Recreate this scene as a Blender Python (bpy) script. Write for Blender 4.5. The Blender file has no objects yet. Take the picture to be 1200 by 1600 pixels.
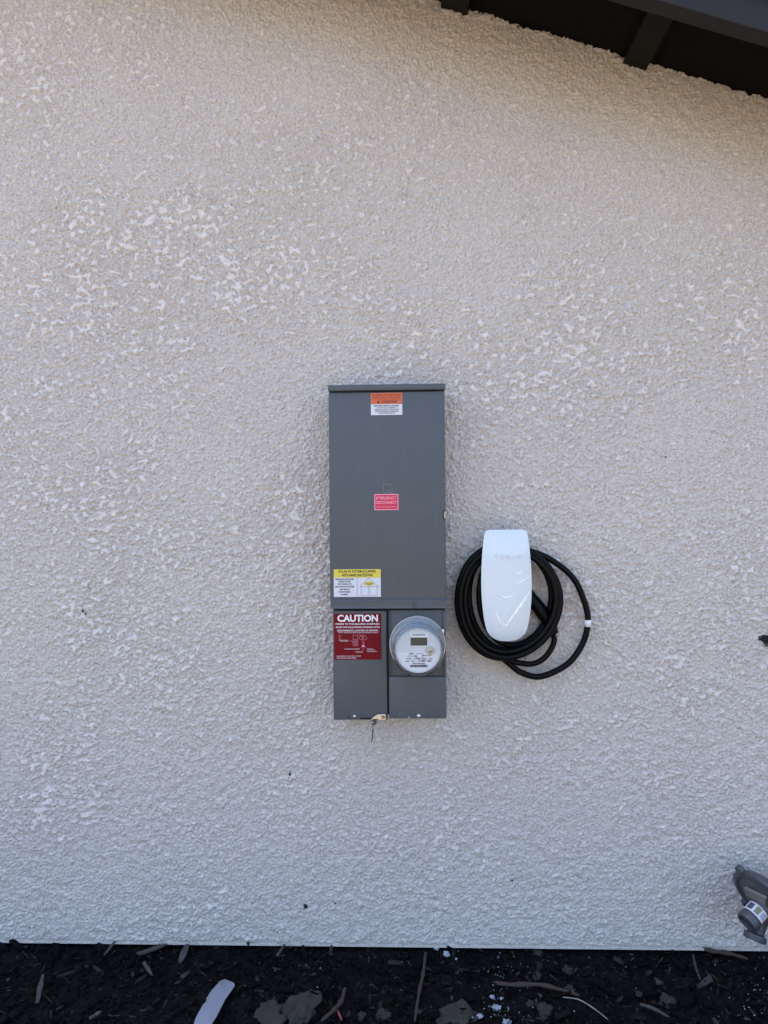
import bpy, bmesh, math, random
import numpy as np
from mathutils import Vector, Matrix, noise as mnoise
random.seed(7); RNG = np.random.default_rng(11)
R = math.radians
scene = bpy.context.scene
COL = scene.collection

# ------------------------------------------------------------------ camera
F = 1000.0; D = 1.9; HC = 1.303           # focal length (px of a 1600 px tall frame), distance to wall, eye height
YAW, ROLL = R(1.7), R(0.50)
fw = Vector((-math.sin(YAW), math.cos(YAW), 0)); rt = Vector((math.cos(YAW), math.sin(YAW), 0)); up = Vector((0, 0, 1))
up2 = up*math.cos(ROLL) + rt*math.sin(ROLL); rt2 = rt*math.cos(ROLL) - up*math.sin(ROLL)
CAM = Vector((0.0565, -D, HC))
cd = bpy.data.cameras.new('camera'); cam = bpy.data.objects.new('camera', cd); COL.objects.link(cam)
m3 = Matrix((rt2, up2, -fw)).transposed()
cam.matrix_world = Matrix.Translation(CAM) @ m3.to_4x4()
cd.sensor_fit = 'VERTICAL'; cd.sensor_height = 36; cd.sensor_width = 36; cd.lens = 36*F/1600
cd.clip_start = 0.02; cd.clip_end = 500
scene.camera = cam

# ------------------------------------------------------------------ light
SUN_EL, SUN_AZ = 66, -48                    # behind the house: the wall is in open shade
w = bpy.data.worlds.new("World"); scene.world = w; w.use_nodes = True
nt = w.node_tree; nt.nodes.clear()
sky = nt.nodes.new('ShaderNodeTexSky'); sky.sky_type = 'NISHITA'; sky.sun_disc = False
sky.sun_elevation = R(SUN_EL); sky.sun_rotation = R(SUN_AZ); sky.air_density = 1.0; sky.dust_density = 3.0; sky.ozone_density = 2.0
bg = nt.nodes.new('ShaderNodeBackground'); bg.inputs[1].default_value = 0.15
ow = nt.nodes.new('ShaderNodeOutputWorld'); nt.links.new(sky.outputs[0], bg.inputs[0]); nt.links.new(bg.outputs[0], ow.inputs[0])
sd = bpy.data.lights.new('sun', 'SUN'); sd.energy = 3.6; sd.angle = R(0.5); sd.color = (1, .95, .87)
so = bpy.data.objects.new('sun', sd); COL.objects.link(so)
tosun = Vector((math.sin(R(SUN_AZ))*math.cos(R(SUN_EL)), math.cos(R(SUN_AZ))*math.cos(R(SUN_EL)), math.sin(R(SUN_EL))))
so.rotation_euler = tosun.to_track_quat('Z', 'Y').to_euler(); so.location = (0, 6, 8)
vs = scene.view_settings
vs.view_transform = 'Standard'; vs.look = 'None'; vs.gamma = 1; vs.use_curve_mapping = False
vs.exposure = 1.90
scene.cycles.max_bounces = 8

# ------------------------------------------------------------------ helpers
def P(px, py, d=0.0):
    """the point of the plane y=-d that the photograph shows at (px, py)"""
    v = fw + rt2*((px-600)/F) + up2*((800-py)/F)
    t = (-d - CAM.y)/v.y
    return CAM + v*t
def G(px, py, z=0.0):
    v = fw + rt2*((px-600)/F) + up2*((800-py)/F)
    return CAM + v*((z-CAM.z)/v.z)
def rect(x0, y0, x1, y1, d):
    a, b, c, e = P(x0, y0, d), P(x1, y0, d), P(x0, y1, d), P(x1, y1, d)
    return ((a.x+c.x)/2, (b.x+e.x)/2, (c.z+e.z)/2, (a.z+b.z)/2)      # X0 X1 Z0 Z1
ORG = {}
def thing(name, label, cat, loc, group=None, kind=None):
    o = bpy.data.objects.new(name, None); COL.objects.link(o); o.location = loc; o.empty_display_size = .05
    o['label'] = label; o['category'] = cat
    if group: o['group'] = group
    ORG[o.name] = Vector(loc); return o
def tag(o, label=None, cat=None, group=None, kind=None):
    for k, v in (('label', label), ('category', cat), ('group', group), ('kind', kind)):
        if v: o[k] = v
    return o
def link(name, me, mat, parent=None, loc=None, smooth=False, label=None):
    """me is in world coordinates; it is moved to its thing's own frame"""
    o = bpy.data.objects.new(name, me); COL.objects.link(o)
    org = ORG[parent.name] if parent else Vector(loc if loc is not None else (0, 0, 0))
    me.transform(Matrix.Translation(-org))
    if parent: o.parent = parent
    else: o.location = org
    ORG[o.name] = org
    if mat: me.materials.append(mat)
    if smooth:
        me.polygons.foreach_set('use_smooth', [True]*len(me.polygons))
    if label: o['label'] = label
    return o
def bm_obj(name, bm, mat, parent=None, loc=None, smooth=False, label=None, sharp=None):
    me = bpy.data.meshes.new(name); bmesh.ops.recalc_face_normals(bm, faces=bm.faces); bm.to_mesh(me); bm.free()
    o = link(name, me, mat, parent, loc, smooth, label)
    if sharp: me.set_sharp_from_angle(angle=R(sharp))
    return o
def add_box(bm, x0, x1, y0, y1, z0, z1, bev=0.0, seg=2):
    r = bmesh.ops.create_cube(bm, size=1)
    vs_ = r['verts']
    for v in vs_:
        v.co = Vector(((x0+x1)/2+v.co.x*(x1-x0), (y0+y1)/2+v.co.y*(y1-y0), (z0+z1)/2+v.co.z*(z1-z0)))
    if bev:
        es = list({e for v in vs_ for e in v.link_edges})
        bmesh.ops.bevel(bm, geom=es, offset=bev, segments=seg, affect='EDGES', profile=.5)
def frame(n):
    n = Vector(n).normalized(); a = Vector((0, 0, 1)) if abs(n.z) < .9 else Vector((1, 0, 0))
    u = n.cross(a).normalized(); v = n.cross(u).normalized(); return n, u, v
def add_lathe(bm, c, n, prof, seg=48, cap0=True, cap1=True, squash=None):
    """prof: list of (height along n, radius)"""
    n, u, v = frame(n); c = Vector(c); rings = []
    for h, r in prof:
        rings.append([bm.verts.new(c+n*h+(u*math.cos(2*math.pi*i/seg)+v*math.sin(2*math.pi*i/seg))*r) for i in range(seg)])
    for a, b in zip(rings, rings[1:]):
        for i in range(seg):
            bm.faces.new((a[i], a[(i+1) % seg], b[(i+1) % seg], b[i]))
    if cap0: bm.faces.new(rings[0])
    if cap1: bm.faces.new(rings[-1])
def catmull(pts, k=8):
    pts = [Vector(p) for p in pts]; out = []
    q = [pts[0]*2-pts[1]] + pts + [pts[-1]*2-pts[-2]]
    for i in range(1, len(q)-2):
        a, b, c, d = q[i-1:i+3]
        for j in range(k):
            t = j/k
            out.append(.5*((2*b)+(c-a)*t+(2*a-5*b+4*c-d)*t*t+(3*b-a-3*c+d)*t**3))
    out.append(pts[-1]); return out
def add_tube(bm, path, rad, seg=12):
    path = [Vector(p) for p in path]; n = len(path); rings = []
    t0 = (path[1]-path[0]).normalized(); _, u, v = frame(t0)
    for i, p in enumerate(path):
        t = (path[min(i+1, n-1)]-path[max(i-1, 0)]).normalized()
        u = (u-t*u.dot(t)).normalized(); v = t.cross(u)
        r = rad(i/(n-1)) if callable(rad) else rad
        rings.append([bm.verts.new(p+(u*math.cos(2*math.pi*k/seg)+v*math.sin(2*math.pi*k/seg))*r) for k in range(seg)])
    for a, b in zip(rings, rings[1:]):
        for k in range(seg): bm.faces.new((a[k], a[(k+1) % seg], b[(k+1) % seg], b[k]))
    bm.faces.new(rings[0]); bm.faces.new(rings[-1])
def add_poly(bm, pts, y0, y1):
    """prism: outline pts [(x,z)] between y0 and y1"""
    a = [bm.verts.new((x, y0, z)) for x, z in pts]; b = [bm.verts.new((x, y1, z)) for x, z in pts]
    bm.faces.new(a); bm.faces.new(b)
    for i in range(len(pts)):
        j = (i+1) % len(pts); bm.faces.new((a[i], a[j], b[j], b[i]))

# ------------------------------------------------------------------ materials
def mat(name, col, rough=.6, metal=0.0, var=0.0, vscale=20, bump=0.0, bscale=200, spec=.5, coat=0.0, rvar=0.0, detail=5):
    m = bpy.data.materials.new(name); m.use_nodes = True; t = m.node_tree; b = t.nodes['Principled BSDF']
    b.inputs['Base Color'].default_value = (*col, 1); b.inputs['Roughness'].default_value = rough
    b.inputs['Metallic'].default_value = metal; b.inputs['Specular IOR Level'].default_value = spec
    b.inputs['Coat Weight'].default_value = coat; b.inputs['Coat Roughness'].default_value = .05
    tc = t.nodes.new('ShaderNodeTexCoord')
    nz = t.nodes.new('ShaderNodeTexNoise'); nz.inputs['Scale'].default_value = vscale; nz.inputs['Detail'].default_value = detail
    t.links.new(tc.outputs['Object'], nz.inputs['Vector'])
    if var:
        mx = t.nodes.new('ShaderNodeMix'); mx.data_type = 'RGBA'
        mx.inputs[6].default_value = (*[c*(1-var) for c in col], 1); mx.inputs[7].default_value = (*[min(1, c*(1+var)) for c in col], 1)
        t.links.new(nz.outputs['Fac'], mx.inputs[0]); t.links.new(mx.outputs[2], b.inputs['Base Color'])
    if rvar:
        mr = t.nodes.new('ShaderNodeMapRange'); mr.inputs[3].default_value = rough-rvar; mr.inputs[4].default_value = rough+rvar
        mr.inputs[1].default_value = .3; mr.inputs[2].default_value = .7
        t.links.new(nz.outputs['Fac'], mr.inputs[0]); t.links.new(mr.outputs[0], b.inputs['Roughness'])
    if bump:
        n2 = t.nodes.new('ShaderNodeTexNoise'); n2.inputs['Scale'].default_value = bscale; n2.inputs['Detail'].default_value = 3
        t.links.new(tc.outputs['Object'], n2.inputs['Vector'])
        bp = t.nodes.new('ShaderNodeBump'); bp.inputs['Strength'].default_value = 1; bp.inputs['Distance'].default_value = bump
        t.links.new(n2.outputs['Fac'], bp.inputs['Height']); t.links.new(bp.outputs[0], b.inputs['Normal'])
    return m

def stucco_mat():
    m = bpy.data.materials.new('stucco'); m.use_nodes = True; t = m.node_tree; b = t.nodes['Principled BSDF']; L = t.links.new
    b.inputs['Roughness'].default_value = .92; b.inputs['Specular IOR Level'].default_value = .25
    tc = t.nodes.new('ShaderNodeTexCoord')
    at = t.nodes.new('ShaderNodeAttribute'); at.attribute_name = 'trowelled'       # flat trowelled lace is smoother and a shade paler
    n1 = t.nodes.new('ShaderNodeTexNoise'); n1.inputs['Scale'].default_value = 3.0; n1.inputs['Detail'].default_value = 6
    n2 = t.nodes.new('ShaderNodeTexNoise'); n2.inputs['Scale'].default_value = 260; n2.inputs['Detail'].default_value = 2
    for n in (n1, n2): L(tc.outputs['Object'], n.inputs['Vector'])
    c1 = t.nodes.new('ShaderNodeMix'); c1.data_type = 'RGBA'
    c1.inputs[6].default_value = (.565, .516, .478, 1); c1.inputs[7].default_value = (.635, .586, .547, 1)
    L(n1.outputs['Fac'], c1.inputs[0])
    c2 = t.nodes.new('ShaderNodeMix'); c2.data_type = 'RGBA'; c2.inputs[7].default_value = (.69, .643, .618, 1)
    mm = t.nodes.new('ShaderNodeMath'); mm.operation = 'MULTIPLY'; mm.inputs[1].default_value = .8
    L(at.outputs['Fac'], mm.inputs[0]); L(mm.outputs[0], c2.inputs[0]); L(c1.outputs[2], c2.inputs[6])
    # sand grain speckle
    cr = t.nodes.new('ShaderNodeMapRange'); cr.inputs[1].default_value = .3; cr.inputs[2].default_value = .7; cr.inputs[3].default_value = .76; cr.inputs[4].default_value = 1.18
    L(n2.outputs['Fac'], cr.inputs[0])
    c3 = t.nodes.new('ShaderNodeVectorMath'); c3.operation = 'SCALE'; L(c2.outputs[2], c3.inputs[0]); L(cr.outputs[0], c3.inputs['Scale'])
    L(c3.outputs[0], b.inputs['Base Color'])
    inv = t.nodes.new('ShaderNodeMath'); inv.operation = 'SUBTRACT'; inv.inputs[0].default_value = 1.05; L(at.outputs['Fac'], inv.inputs[1])
    n3 = t.nodes.new('ShaderNodeTexNoise'); n3.inputs['Scale'].default_value = 330; n3.inputs['Detail'].default_value = 3; L(tc.outputs['Object'], n3.inputs['Vector'])
    h = t.nodes.new('ShaderNodeMath'); h.operation = 'MULTIPLY'; L(n3.outputs['Fac'], h.inputs[0]); L(inv.outputs[0], h.inputs[1])
    bp = t.nodes.new('ShaderNodeBump'); bp.inputs['Strength'].default_value = 1; bp.inputs['Distance'].default_value = .003
    L(h.outputs[0], bp.inputs['Height']); L(bp.outputs[0], b.inputs['Normal'])
    return m

M = {}
M['stucco'] = stucco_mat()
M['brown'] = mat('brown_black_paint', (.0045, .0038, .0033), .85, spec=.15, var=.25, vscale=9, bump=.0008, bscale=60)
M['tail'] = mat('dark_brown_paint', (.012, .0105, .009), .8, spec=.2, var=.2, vscale=12, bump=.0006, bscale=80)
M['barge'] = mat('charcoal_paint', (.019, .0185, .019), .65, spec=.25, var=.15, vscale=6, bump=.0005, bscale=90)
M['shingle'] = mat('asphalt_shingle', (.05, .05, .052), .9, var=.4, vscale=60, bump=.003, bscale=150)
M['concrete'] = mat('concrete', (.16, .15, .14), .9, var=.25, vscale=12, bump=.002, bscale=60)
M['grey'] = mat('grey_enamel', (.076, .086, .097), .48, spec=.4, var=.07, vscale=5, bump=.00012, bscale=160, rvar=.07, detail=8)
def wear(m):
    t = m.node_tree; b = t.nodes['Principled BSDF']; L = t.links.new; src = b.inputs['Base Color'].links[0].from_socket
    tc = t.nodes.new('ShaderNodeTexCoord'); mp = t.nodes.new('ShaderNodeMapping'); mp.inputs['Scale'].default_value = (34, 8, 2.2); L(tc.outputs['Object'], mp.inputs[0])
    n = t.nodes.new('ShaderNodeTexNoise'); n.inputs['Scale'].default_value = 1; n.inputs['Detail'].default_value = 7; n.inputs['Roughness'].default_value = .65; L(mp.outputs[0], n.inputs['Vector'])
    mr = t.nodes.new('ShaderNodeMapRange'); mr.inputs[1].default_value = .50; mr.inputs[2].default_value = .78; mr.inputs[3].default_value = 0; mr.inputs[4].default_value = .13; L(n.outputs['Fac'], mr.inputs[0])
    n2 = t.nodes.new('ShaderNodeTexNoise'); n2.inputs['Scale'].default_value = 9; n2.inputs['Detail'].default_value = 9; n2.inputs['Roughness'].default_value = .7; L(tc.outputs['Object'], n2.inputs['Vector'])
    m2 = t.nodes.new('ShaderNodeMapRange'); m2.inputs[1].default_value = .56; m2.inputs[2].default_value = .74; m2.inputs[3].default_value = 0; m2.inputs[4].default_value = .20; L(n2.outputs['Fac'], m2.inputs[0])
    ad = t.nodes.new('ShaderNodeMath'); ad.operation = 'ADD'; L(mr.outputs[0], ad.inputs[0]); L(m2.outputs[0], ad.inputs[1])
    mx = t.nodes.new('ShaderNodeMix'); mx.data_type = 'RGBA'; mx.inputs[7].default_value = (.17, .165, .155, 1); L(ad.outputs[0], mx.inputs[0]); L(src, mx.inputs[6]); L(mx.outputs[2], b.inputs['Base Color'])
    # sheet steel is never quite flat
    n3 = t.nodes.new('ShaderNodeTexNoise'); n3.inputs['Scale'].default_value = 7; n3.inputs['Detail'].default_value = 1; L(tc.outputs['Object'], n3.inputs['Vector'])
    bp = t.nodes.new('ShaderNodeBump'); bp.inputs['Distance'].default_value = .0035; L(n3.outputs['Fac'], bp.inputs['Height'])
    L(b.inputs['Normal'].links[0].from_socket, bp.inputs['Normal']); L(bp.outputs[0], b.inputs['Normal'])
wear(M['grey'])
M['grey_dark'] = mat('dark_grey_enamel', (.03,.035,.04), .5, var=.1, vscale=9)
M['black'] = mat('black_void', (.006, .006, .007), .8)
M['zinc'] = mat('zinc', (.62, .60, .56), .32, 1.0, var=.2, vscale=120)
M['ringm'] = mat('ring_metal', (.50, .50, .50), .35, .25, var=.1, vscale=60)
M['scuff'] = mat('rubbed_enamel', (.083, .094, .105), .5, var=.2, vscale=200)
M['brass'] = mat('yellow_zinc', (.58, .56, .52), .3, 1.0, var=.2, vscale=120)
M['lead'] = mat('dark_seal', (.05, .055, .06), .5)
M['rubber'] = mat('black_rubber', (.0014, .0014, .0018), .42, var=.3, vscale=60, rvar=.08, bump=.0002, bscale=300, spec=.14)
M['reg'] = mat('grey_cast_metal', (.060, .064, .075), .45, var=.3, vscale=30, bump=.0005, bscale=220)
M['plate'] = mat('nameplate_metal', (.26, .25, .23), .5, .5, var=.2, vscale=60)
M['w_lab'] = mat('white_label', (.60, .61, .66), .4, var=.04, vscale=40)
M['o_lab'] = mat('orange_label', (.60, .11, .03), .5, var=.05, vscale=60)
M['r_lab'] = mat('red_label', (.16, .001, .006), .6, var=.06, vscale=40, spec=.2)
M['p_lab'] = mat('pink_red_label', (.55, .012, .06), .5, var=.08, vscale=60)
M['y_lab'] = mat('yellow_label', (.66, .54, .055), .4, var=.06, vscale=60)
M['ink'] = mat('black_ink', (.012, .012, .014), .5)
M['inkr'] = mat('dark_red_ink', (.08, .01, .006), .5)
M['wink'] = mat('white_ink', (.80, .78, .79), .5)
M['pink_ink'] = mat('pale_pink_ink', (.85, .33, .42), .5)
M['gink'] = mat('grey_ink', (.50, .53, .57), .4)
M['meter_body'] = mat('meter_plastic', (.60, .63, .67), .4, var=.05, vscale=20)
M['meter_face'] = mat('meter_face_plastic', (.52, .53, .56), .5, var=.05, vscale=30)
M['lcd'] = mat('lcd', (.035, .043, .034), .3, var=.1, vscale=30)
M['beige'] = mat('beige_plastic', (.42, .37, .29), .5)
M['body'] = mat('charger_shell', (.05, .05, .055), .5)
M['tape'] = mat('white_tape', (.75, .75, .76), .5, var=.1, vscale=100)
M['scrap'] = mat('white_plastic', (.46, .48, .58), .4, var=.04, vscale=30)
M['twig'] = mat('brown_wood', (.042, .026, .019), .85, var=.5, vscale=70, bump=.001, bscale=250)
M['chip'] = mat('grey_wood', (.045, .044, .043), .85, var=.5, vscale=60, bump=.001, bscale=250)
M['clod'] = mat('grey_clay', (.030, .026, .022), .95, var=.6, vscale=25, bump=.002, bscale=120)
M['stone'] = mat('brown_stone', (.018, .016, .014), .85, var=.4, vscale=60, bump=.001, bscale=150)
M['pale'] = mat('pale_stone', (.28, .30, .36), .7, var=.25, vscale=90, bump=.001, bscale=200)
M['pinkbit'] = mat('pink_plastic', (.28, .05, .08), .6, var=.2)

gm = mat('clear_dome', (.9, .93, .95), .04); b = gm.node_tree.nodes['Principled BSDF']
b.inputs['Transmission Weight'].default_value = 1; b.inputs['IOR'].default_value = 1.3; M['dome'] = gm

# glossy white faceplate under a crinkled clear film
def plate_mat():
    m = mat('white_gloss', (.60, .66, .71), .16, coat=1.0); t = m.node_tree; b = t.nodes['Principled BSDF']; L = t.links.new
    tc = t.nodes.new('ShaderNodeTexCoord'); mp = t.nodes.new('ShaderNodeMapping'); mp.inputs['Rotation'].default_value = (0, R(35), 0); mp.inputs['Scale'].default_value = (1, 1, .35)
    L(tc.outputs['Object'], mp.inputs[0])
    nz = t.nodes.new('ShaderNodeTexNoise'); nz.inputs['Scale'].default_value = 26; nz.inputs['Detail'].default_value = 2; nz.inputs['Distortion'].default_value = 1.2
    L(mp.outputs[0], nz.inputs['Vector'])
    rg = t.nodes.new('ShaderNodeMath'); rg.operation = 'SUBTRACT'; rg.inputs[1].default_value = .5; L(nz.outputs['Fac'], rg.inputs[0])
    ab = t.nodes.new('ShaderNodeMath'); ab.operation = 'ABSOLUTE'; L(rg.outputs[0], ab.inputs[0])
    mr = t.nodes.new('ShaderNodeMapRange'); mr.inputs[1].default_value = 0; mr.inputs[2].default_value = .10; mr.inputs[3].default_value = 1; mr.inputs[4].default_value = 0; L(ab.outputs[0], mr.inputs[0])
    # film lies smooth near the top, crinkled in the lower two thirds
    sp = t.nodes.new('ShaderNodeSeparateXYZ'); L(tc.outputs['Object'], sp.inputs[0])
    fz = t.nodes.new('ShaderNodeMapRange'); fz.inputs[1].default_value = .26; fz.inputs[2].default_value = .12; fz.inputs[3].default_value = 0; fz.inputs[4].default_value = 1; L(sp.outputs['Z'], fz.inputs[0])
    ml = t.nodes.new('ShaderNodeMath'); ml.operation = 'MULTIPLY'; L(mr.outputs[0], ml.inputs[0]); L(fz.outputs[0], ml.inputs[1])
    bp = t.nodes.new('ShaderNodeBump'); bp.inputs['Strength'].default_value = 1; bp.inputs['Distance'].default_value = .0022; L(ml.outputs[0], bp.inputs['Height'])
    L(bp.outputs[0], b.inputs['Coat Normal'])
    return m
M['white_gloss'] = plate_mat()

# ground: dark mulch bed by the wall, then pale dry dirt farther out
def ground_mat():
    m = bpy.data.materials.new('soil'); m.use_nodes = True; t = m.node_tree; b = t.nodes['Principled BSDF']; L = t.links.new
    b.inputs['Roughness'].default_value = .95; b.inputs['Specular IOR Level'].default_value = .2
    tc = t.nodes.new('ShaderNodeTexCoord'); sp = t.nodes.new('ShaderNodeSeparateXYZ'); L(tc.outputs['Object'], sp.inputs[0])
    n = t.nodes.new('ShaderNodeTexNoise'); n.inputs['Scale'].default_value = 2; n.inputs['Detail'].default_value = 8; L(tc.outputs['Object'], n.inputs['Vector'])
    n2 = t.nodes.new('ShaderNodeTexNoise'); n2.inputs['Scale'].default_value = 45; n2.inputs['Detail'].default_value = 6; L(tc.outputs['Object'], n2.inputs['Vector'])
    ad = t.nodes.new('ShaderNodeMath'); ad.operation = 'ADD'; L(sp.outputs['Y'], ad.inputs[0]); L(n.outputs['Fac'], ad.inputs[1])
    mr = t.nodes.new('ShaderNodeMapRange'); mr.inputs[1].default_value = -1.15; mr.inputs[2].default_value = -.85; L(ad.outputs[0], mr.inputs[0])
    dark = t.nodes.new('ShaderNodeMix'); dark.data_type = 'RGBA'; dark.inputs[6].default_value = (.0012, .0012, .0015, 1); dark.inputs[7].default_value = (.006, .0055, .0052, 1); L(n2.outputs['Fac'], dark.inputs[0])
    pale = t.nodes.new('ShaderNodeMix'); pale.data_type = 'RGBA'; pale.inputs[6].default_value = (.16, .125, .085, 1); pale.inputs[7].default_value = (.27, .215, .15, 1); L(n2.outputs['Fac'], pale.inputs[0])
    mx = t.nodes.new('ShaderNodeMix'); mx.data_type = 'RGBA'; L(mr.outputs[0], mx.inputs[0]); L(pale.outputs[2], mx.inputs[6]); L(dark.outputs[2], mx.inputs[7])
    L(mx.outputs[2], b.inputs['Base Color'])
    bp = t.nodes.new('ShaderNodeBump'); bp.inputs['Distance'].default_value = .006; L(n2.outputs['Fac'], bp.inputs['Height']); L(bp.outputs[0], b.inputs['Normal'])
    return m
def mulch_mat():
    m = bpy.data.materials.new('mulch_chips'); m.use_nodes = True; t = m.node_tree; b = t.nodes['Principled BSDF']; L = t.links.new
    b.inputs['Roughness'].default_value = .85; b.inputs['Specular IOR Level'].default_value = .12
    g = t.nodes.new('ShaderNodeNewGeometry'); cr = t.nodes.new('ShaderNodeValToRGB'); L(g.outputs['Random Per Island'], cr.inputs[0])
    e = cr.color_ramp.elements; e[0].position = 0; e[0].color = (.0015, .0016, .002, 1); e[1].position = 1; e[1].color = (.06, .058, .058, 1)
    for p, c in ((.55, (.0018, .0018, .0022)), (.78, (.006, .0056, .0056)), (.88, (.018, .014, .011)), (.95, (.040, .034, .030))):
        x = e.new(p); x.color = (*c, 1)
    L(cr.outputs[0], b.inputs['Base Color']); return m

# ------------------------------------------------------------------ ground
GZ = 0.0
def gz(x, y):
    near = max(0, min(1, (y+1.5)/1.0))
    return GZ + near*(.012*mnoise.noise(Vector((x*5, y*5, 1))) + .006*mnoise.noise(Vector((x*17, y*17, 3))) + .002*mnoise.noise(Vector((x*60, y*60, 3)))) + .01*mnoise.noise(Vector((x*.8, y*.8, 9)))*min(1, abs(y)/3)
bm = bmesh.new()
xs = sorted(set([-250, -60, -20, -8, -4] + [round(-2.2+.02*i, 3) for i in range(221)] + [4, 8, 20, 60, 250]))
ys = sorted(set([-250, -60, -20, -8, -4, -2.5, -1.8, -1.3, -1] + [round(-.8+.02*i, 3) for i in range(44)] + [.3, 4, 8, 20, 60, 250]))
grid = [[bm.verts.new((x, y, gz(x, y))) for x in xs] for y in ys]
for j in range(len(ys)-1):
    for i in range(len(xs)-1): bm.faces.new((grid[j][i], grid[j][i+1], grid[j+1][i+1], grid[j+1][i]))
g = bm_obj('ground', bm, ground_mat(), smooth=True); tag(g, kind='structure')

# ------------------------------------------------------------------ house
EA, EB = P(735, 19), P(1200, 157)                      # where the wall meets the roof deck
slope = (EB.z-EA.z)/(EB.x-EA.x)
def eave(x): return EA.z + slope*(x-EA.x)
SA, SB = P(0, 1470), P(1200, 1483)
ZB = (SA.z+SB.z)/2
def base(x): return SA.z + (SB.z-SA.z)*(x-SA.x)/(SB.x-SA.x)
house = thing('house', 'house with a pale grey stucco gable wall and dark brown eaves, behind everything else', 'house', (0, 0.1, 0))

def bandnoise(shape, dx, lo, hi, seed, aniso=(1, 1)):
    r = np.random.default_rng(seed); a = r.standard_normal(shape)
    f = np.fft.rfft2(a); kz = np.fft.fftfreq(shape[0], dx)[:, None]*aniso[0]; kx = np.fft.rfftfreq(shape[1], dx)[None, :]*aniso[1]
    k = np.sqrt(kz*kz+kx*kx)+1e-9; lam = 1/k
    wgt = np.exp(-(np.log(lam/math.sqrt(lo*hi))/ (0.6*math.log(hi/lo)+.15))**2)
    o = np.fft.irfft2(f*wgt, s=shape); return (o-o.mean())/o.std()
dx = .0028
X0, X1 = -1.5, 1.5
ztop = eave(X0)+.02; zlow = ZB
nx = int((X1-X0)/dx)+1; nz_ = int((ztop-zlow)/dx)+1
gx = np.linspace(X0, X1, nx); sz = np.linspace(0, 1, nz_)
shape = (nz_, nx)
XX = np.broadcast_to(gx[None, :], shape)
topz = eave(0)*0 + (EA.z + slope*(gx-EA.x))
rough_edge = np.interp(gx, np.linspace(X0, X1, 420), RNG.normal(0, .0028, 420)+np.interp(np.arange(420),np.arange(0,420,7),RNG.normal(0,.0035,60)))
# every column runs from the screed to the eave: rows follow a straight grid and are cut by the slope
botz = SA.z + (SB.z-SA.z)*(gx-SA.x)/(SB.x-SA.x) + np.interp(gx, np.linspace(X0, X1, 300), np.abs(RNG.normal(0, .0011, 300)))
ZZ = zlow + (ztop-zlow)*sz[:, None]*np.ones((1, nx))
smooth_ = lambda a, b, x: (lambda t: t*t*(3-2*t))(np.clip((x-a)/(b-a), 0, 1))
lowf = bandnoise(shape, dx, .10, .35, 3); big = bandnoise(shape, dx, .5, 1.2, 21)
p1 = bandnoise(shape, dx, .026, .060, 4, (.8, 1.2)); p2 = bandnoise(shape, dx, .011, .019, 5); p3 = bandnoise(shape, dx, .022, .034, 14)
g1 = bandnoise(shape, dx, .0075, .012, 6); g2 = bandnoise(shape, dx, .014, .026, 7); g3 = bandnoise(shape, dx, .03, .09, 8)
bottom = 1-smooth_(.30, .95, ZZ+.10*lowf+.06*big)        # finer texture low on the wall
top = smooth_(-.42, -.08, ZZ-topz[None, :]+.05*lowf)     # and close under the eave
fld = p1*.85 + p3*.45 + p2*.25 + lowf*.35 + big*.35
plat = smooth_(0, .22, fld-(1.42 + bottom*.65 + top*1.1 - .35*smooth_(.3, .9, -XX)))      # broad trowel-flattened flakes
fl = p2*.85 + g1*.35 + p3*.35 + lowf*.15
flecks = smooth_(0, .30, fl-(.45+top*.25+bottom*.2))           # small dabs all over
fl2 = smooth_(0, .30, p3*.8+g2*.6+p2*.3-(1.0+top*.4+bottom*.4))
rgh = np.tanh(g1*.9)*.0009 + np.tanh(g2*.9)*.0008
amp = 1-.50*bottom-.35*top
fine = bandnoise(shape, dx, .0085, .013, 31); fine = smooth_(.1, .6, fine)*.0022
lay = np.maximum(flecks*.0030, fl2*.0044)*(1+.35*np.tanh(big+.5*lowf))
H = .004 + rgh*(1-.85*np.maximum(plat, .5*flecks)) + g3*.0009
H = np.maximum(H + (lay*amp+fine*(1-.5*(lay > .0015)))*(1-plat), (.004+.0050+g3*.0009)*plat)
H -= smooth_(1.15, 1.7, -p2*.8-g1*.5)*.0022*(1-plat)
plat = np.clip(plat + .30*np.maximum(flecks, fl2), 0, 1)
H = np.clip(H, 0, .016)
# keep the sheet under the eave and above the screed
Zc = np.minimum(ZZ, (topz+rough_edge)[None, :]); Zc = np.maximum(Zc, botz[None, :])
edge = smooth_(0, .012, Zc-botz[None, :])
H = H*(.3+.7*edge)
co = np.empty((nz_*nx, 3), np.float32); co[:, 0] = XX.ravel(); co[:, 1] = -(H.ravel()); co[:, 2] = Zc.ravel()
valid = (ZZ <= topz[None, :]+dx*1.01)
idx = np.arange(nz_*nx).reshape(shape)
q = np.stack([idx[:-1, :-1], idx[:-1, 1:], idx[1:, 1:], idx[1:, :-1]], -1)[valid[:-1, :-1] & valid[:-1, 1:]].reshape(-1, 4)
used = np.zeros(nz_*nx, bool); used[q.ravel()] = True
remap = np.cumsum(used)-1; co = co[used]; q = remap[q]; attr = plat.ravel()[used].astype(np.float32)
nv = len(co); nf = len(q)
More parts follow.
